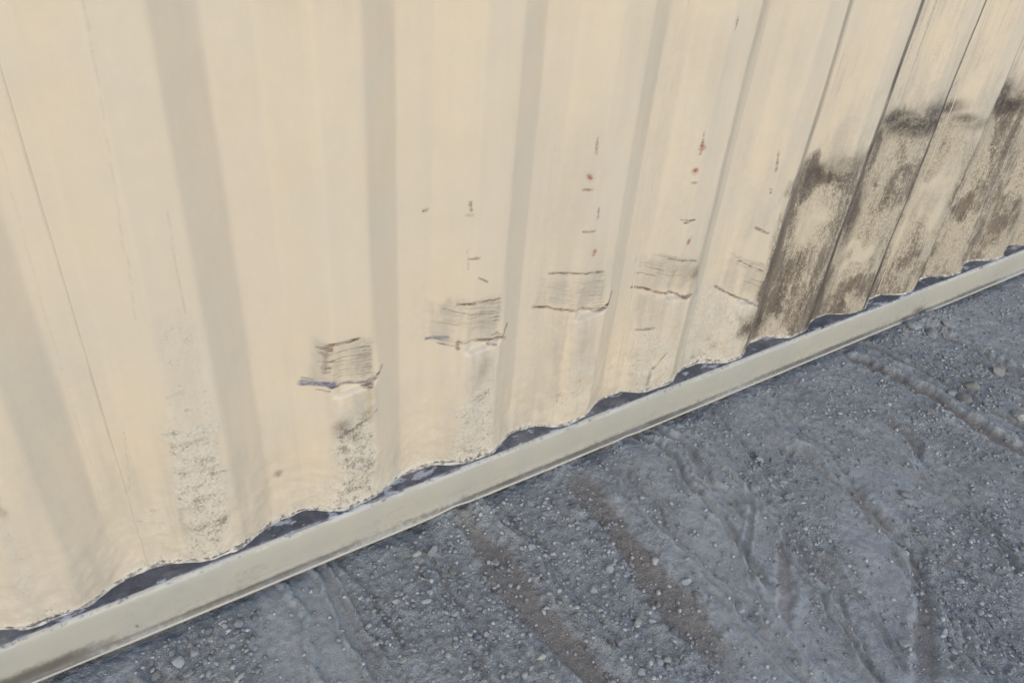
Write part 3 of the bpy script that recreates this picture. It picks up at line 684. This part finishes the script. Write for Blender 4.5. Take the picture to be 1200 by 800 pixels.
at_px(922, 585, 11, K[7], 'grey stone in the little pile of pebbles above the vertical brown groove')
at_px(1058, 582, 12, K[8], 'dark grey stone sunk in the soil under the long groove')

ZONES = [([(170, 775), (230, 735), (300, 705), (310, 795), (190, 800)], 34, 'small grey stone in the gravel patch by the lower left end of the rail', 'stones by the lower left rail'),
         ([(420, 690), (515, 615), (560, 660), (680, 800), (450, 800)], 78, 'small grey stone in the gravel left of the first brown strip', 'stones left of the first brown strip'),
         ([(575, 600), (670, 565), (745, 665), (840, 800), (730, 800)], 74, 'small grey stone in the gravel between the two brown strips', 'stones between the brown strips'),
         ([(860, 540), (930, 520), (950, 600), (930, 640), (890, 600)], 26, 'small grey stone in the pebble pile right of the tyre prints', 'stones right of the tyre prints'),
         ([(1090, 640), (1200, 620), (1200, 790), (1110, 790)], 34, 'small grey stone scattered at the lower right corner', 'stones at the lower right'),
         ([(1090, 420), (1200, 400), (1200, 500), (1150, 490)], 22, 'small grey stone in the rough strip above the long groove', 'stones above the long groove')]
rz = random.Random(11)
for pts, n, label, group in ZONES:
    us = [p[0] for p in pts]; vs_ = [p[1] for p in pts]; c = 0; tries = 0
    while c < n and tries < 4000:
        tries += 1
        u = rz.uniform(min(us), max(us)); v = rz.uniform(min(vs_), max(vs_))
        if polymask(np.array([[u]]), np.array([[v]]), pts, .01)[0, 0] < .5: continue
        x, y = G(u, v)
        if y > YR-.035: continue
        r = .0056+.0048*rz.random()**1.8
        if any((x-a)**2+(y-b)**2 < (r+q)**2*1.1 for a, b, q in taken): continue
        put_stone(x, y, r, rz.choice(kinds if rz.random() > .12 else tan), label, group, .30+.15*rz.random()); c += 1

# grains and pebbles too small to pick apart: one mass of real geometry
def pebble_mass():
    bases = []
    for i in range(12):
        r = np.random.default_rng(500+i); bm = bmesh.new(); bmesh.ops.create_icosphere(bm, subdivisions=1, radius=1.0)
        V = np.array([v.co[:] for v in bm.verts]); F = np.array([[v.index for v in f.verts] for f in bm.faces]); bm.free()
        V = V*(1+.22*r.normal(size=(len(V), 1)))*np.array([r.uniform(.9, 1.3), r.uniform(.75, 1.), r.uniform(.55, .85)]); bases.append(V)
    N = 130000
    px = rng.uniform(-.55, 2.95, N); py = rng.uniform(-1.22, YR-.014, N)
    i = np.clip(np.searchsorted(gx, px), 1, len(gx)-1); j = np.clip(np.searchsorted(gy, py), 1, len(gy)-1)
    g = gr[j, i]; cl = fbm(px*9, py*9, 3, 601)
    keep = rng.random(N) < np.clip(.13+.87*g**1.6*sstep(.28, .62, cl), 0, 1)*.62
    px, py, zz = px[keep], py[keep], Z[j, i][keep]; n = len(px)
    rad = np.where(rng.random(n) < .6, .0008+.0012*rng.random(n), .0015+.0048*rng.random(n)**2.2)
    allv = []; allf = []; k = rng.integers(0, 12, n); th = rng.uniform(0, 6.28, n)
    for b in range(12):
        s = np.where(k == b)[0]
        c, sn = np.cos(th[s])[:, None], np.sin(th[s])[:, None]; B = bases[b]
        vx = (B[None, :, 0]*c-B[None, :, 1]*sn)*rad[s, None]+px[s, None]; vy = (B[None, :, 0]*sn+B[None, :, 1]*c)*rad[s, None]+py[s, None]
        vz = B[None, :, 2]*rad[s, None]+zz[s, None]+.30*rad[s, None]
        off = sum(len(a) for a in allv); allv.append(np.stack([vx, vy, vz], -1).reshape(-1, 3))
        allf.append((F[None]+np.arange(len(s))[:, None, None]*len(B)).reshape(-1, 3)+off)
    V = np.concatenate(allv).astype(np.float32); Fa = np.concatenate(allf).astype(np.int32); nf = len(Fa)
    me = bpy.data.meshes.new('gravel'); me.vertices.add(len(V)); me.vertices.foreach_set('co', V.reshape(-1))
    me.loops.add(nf*3); me.loops.foreach_set('vertex_index', Fa.reshape(-1)); me.polygons.add(nf)
    me.polygons.foreach_set('loop_start', np.arange(0, nf*3, 3, dtype=np.int32)); me.polygons.foreach_set('loop_total', np.full(nf, 3, np.int32))
    me.update(); print('pebbles', n)
    return me
tag(link('gravel', pebble_mass(), GRIT), 'fine grey gravel strewn over the soil beside the rail', 'gravel', kind='stuff')
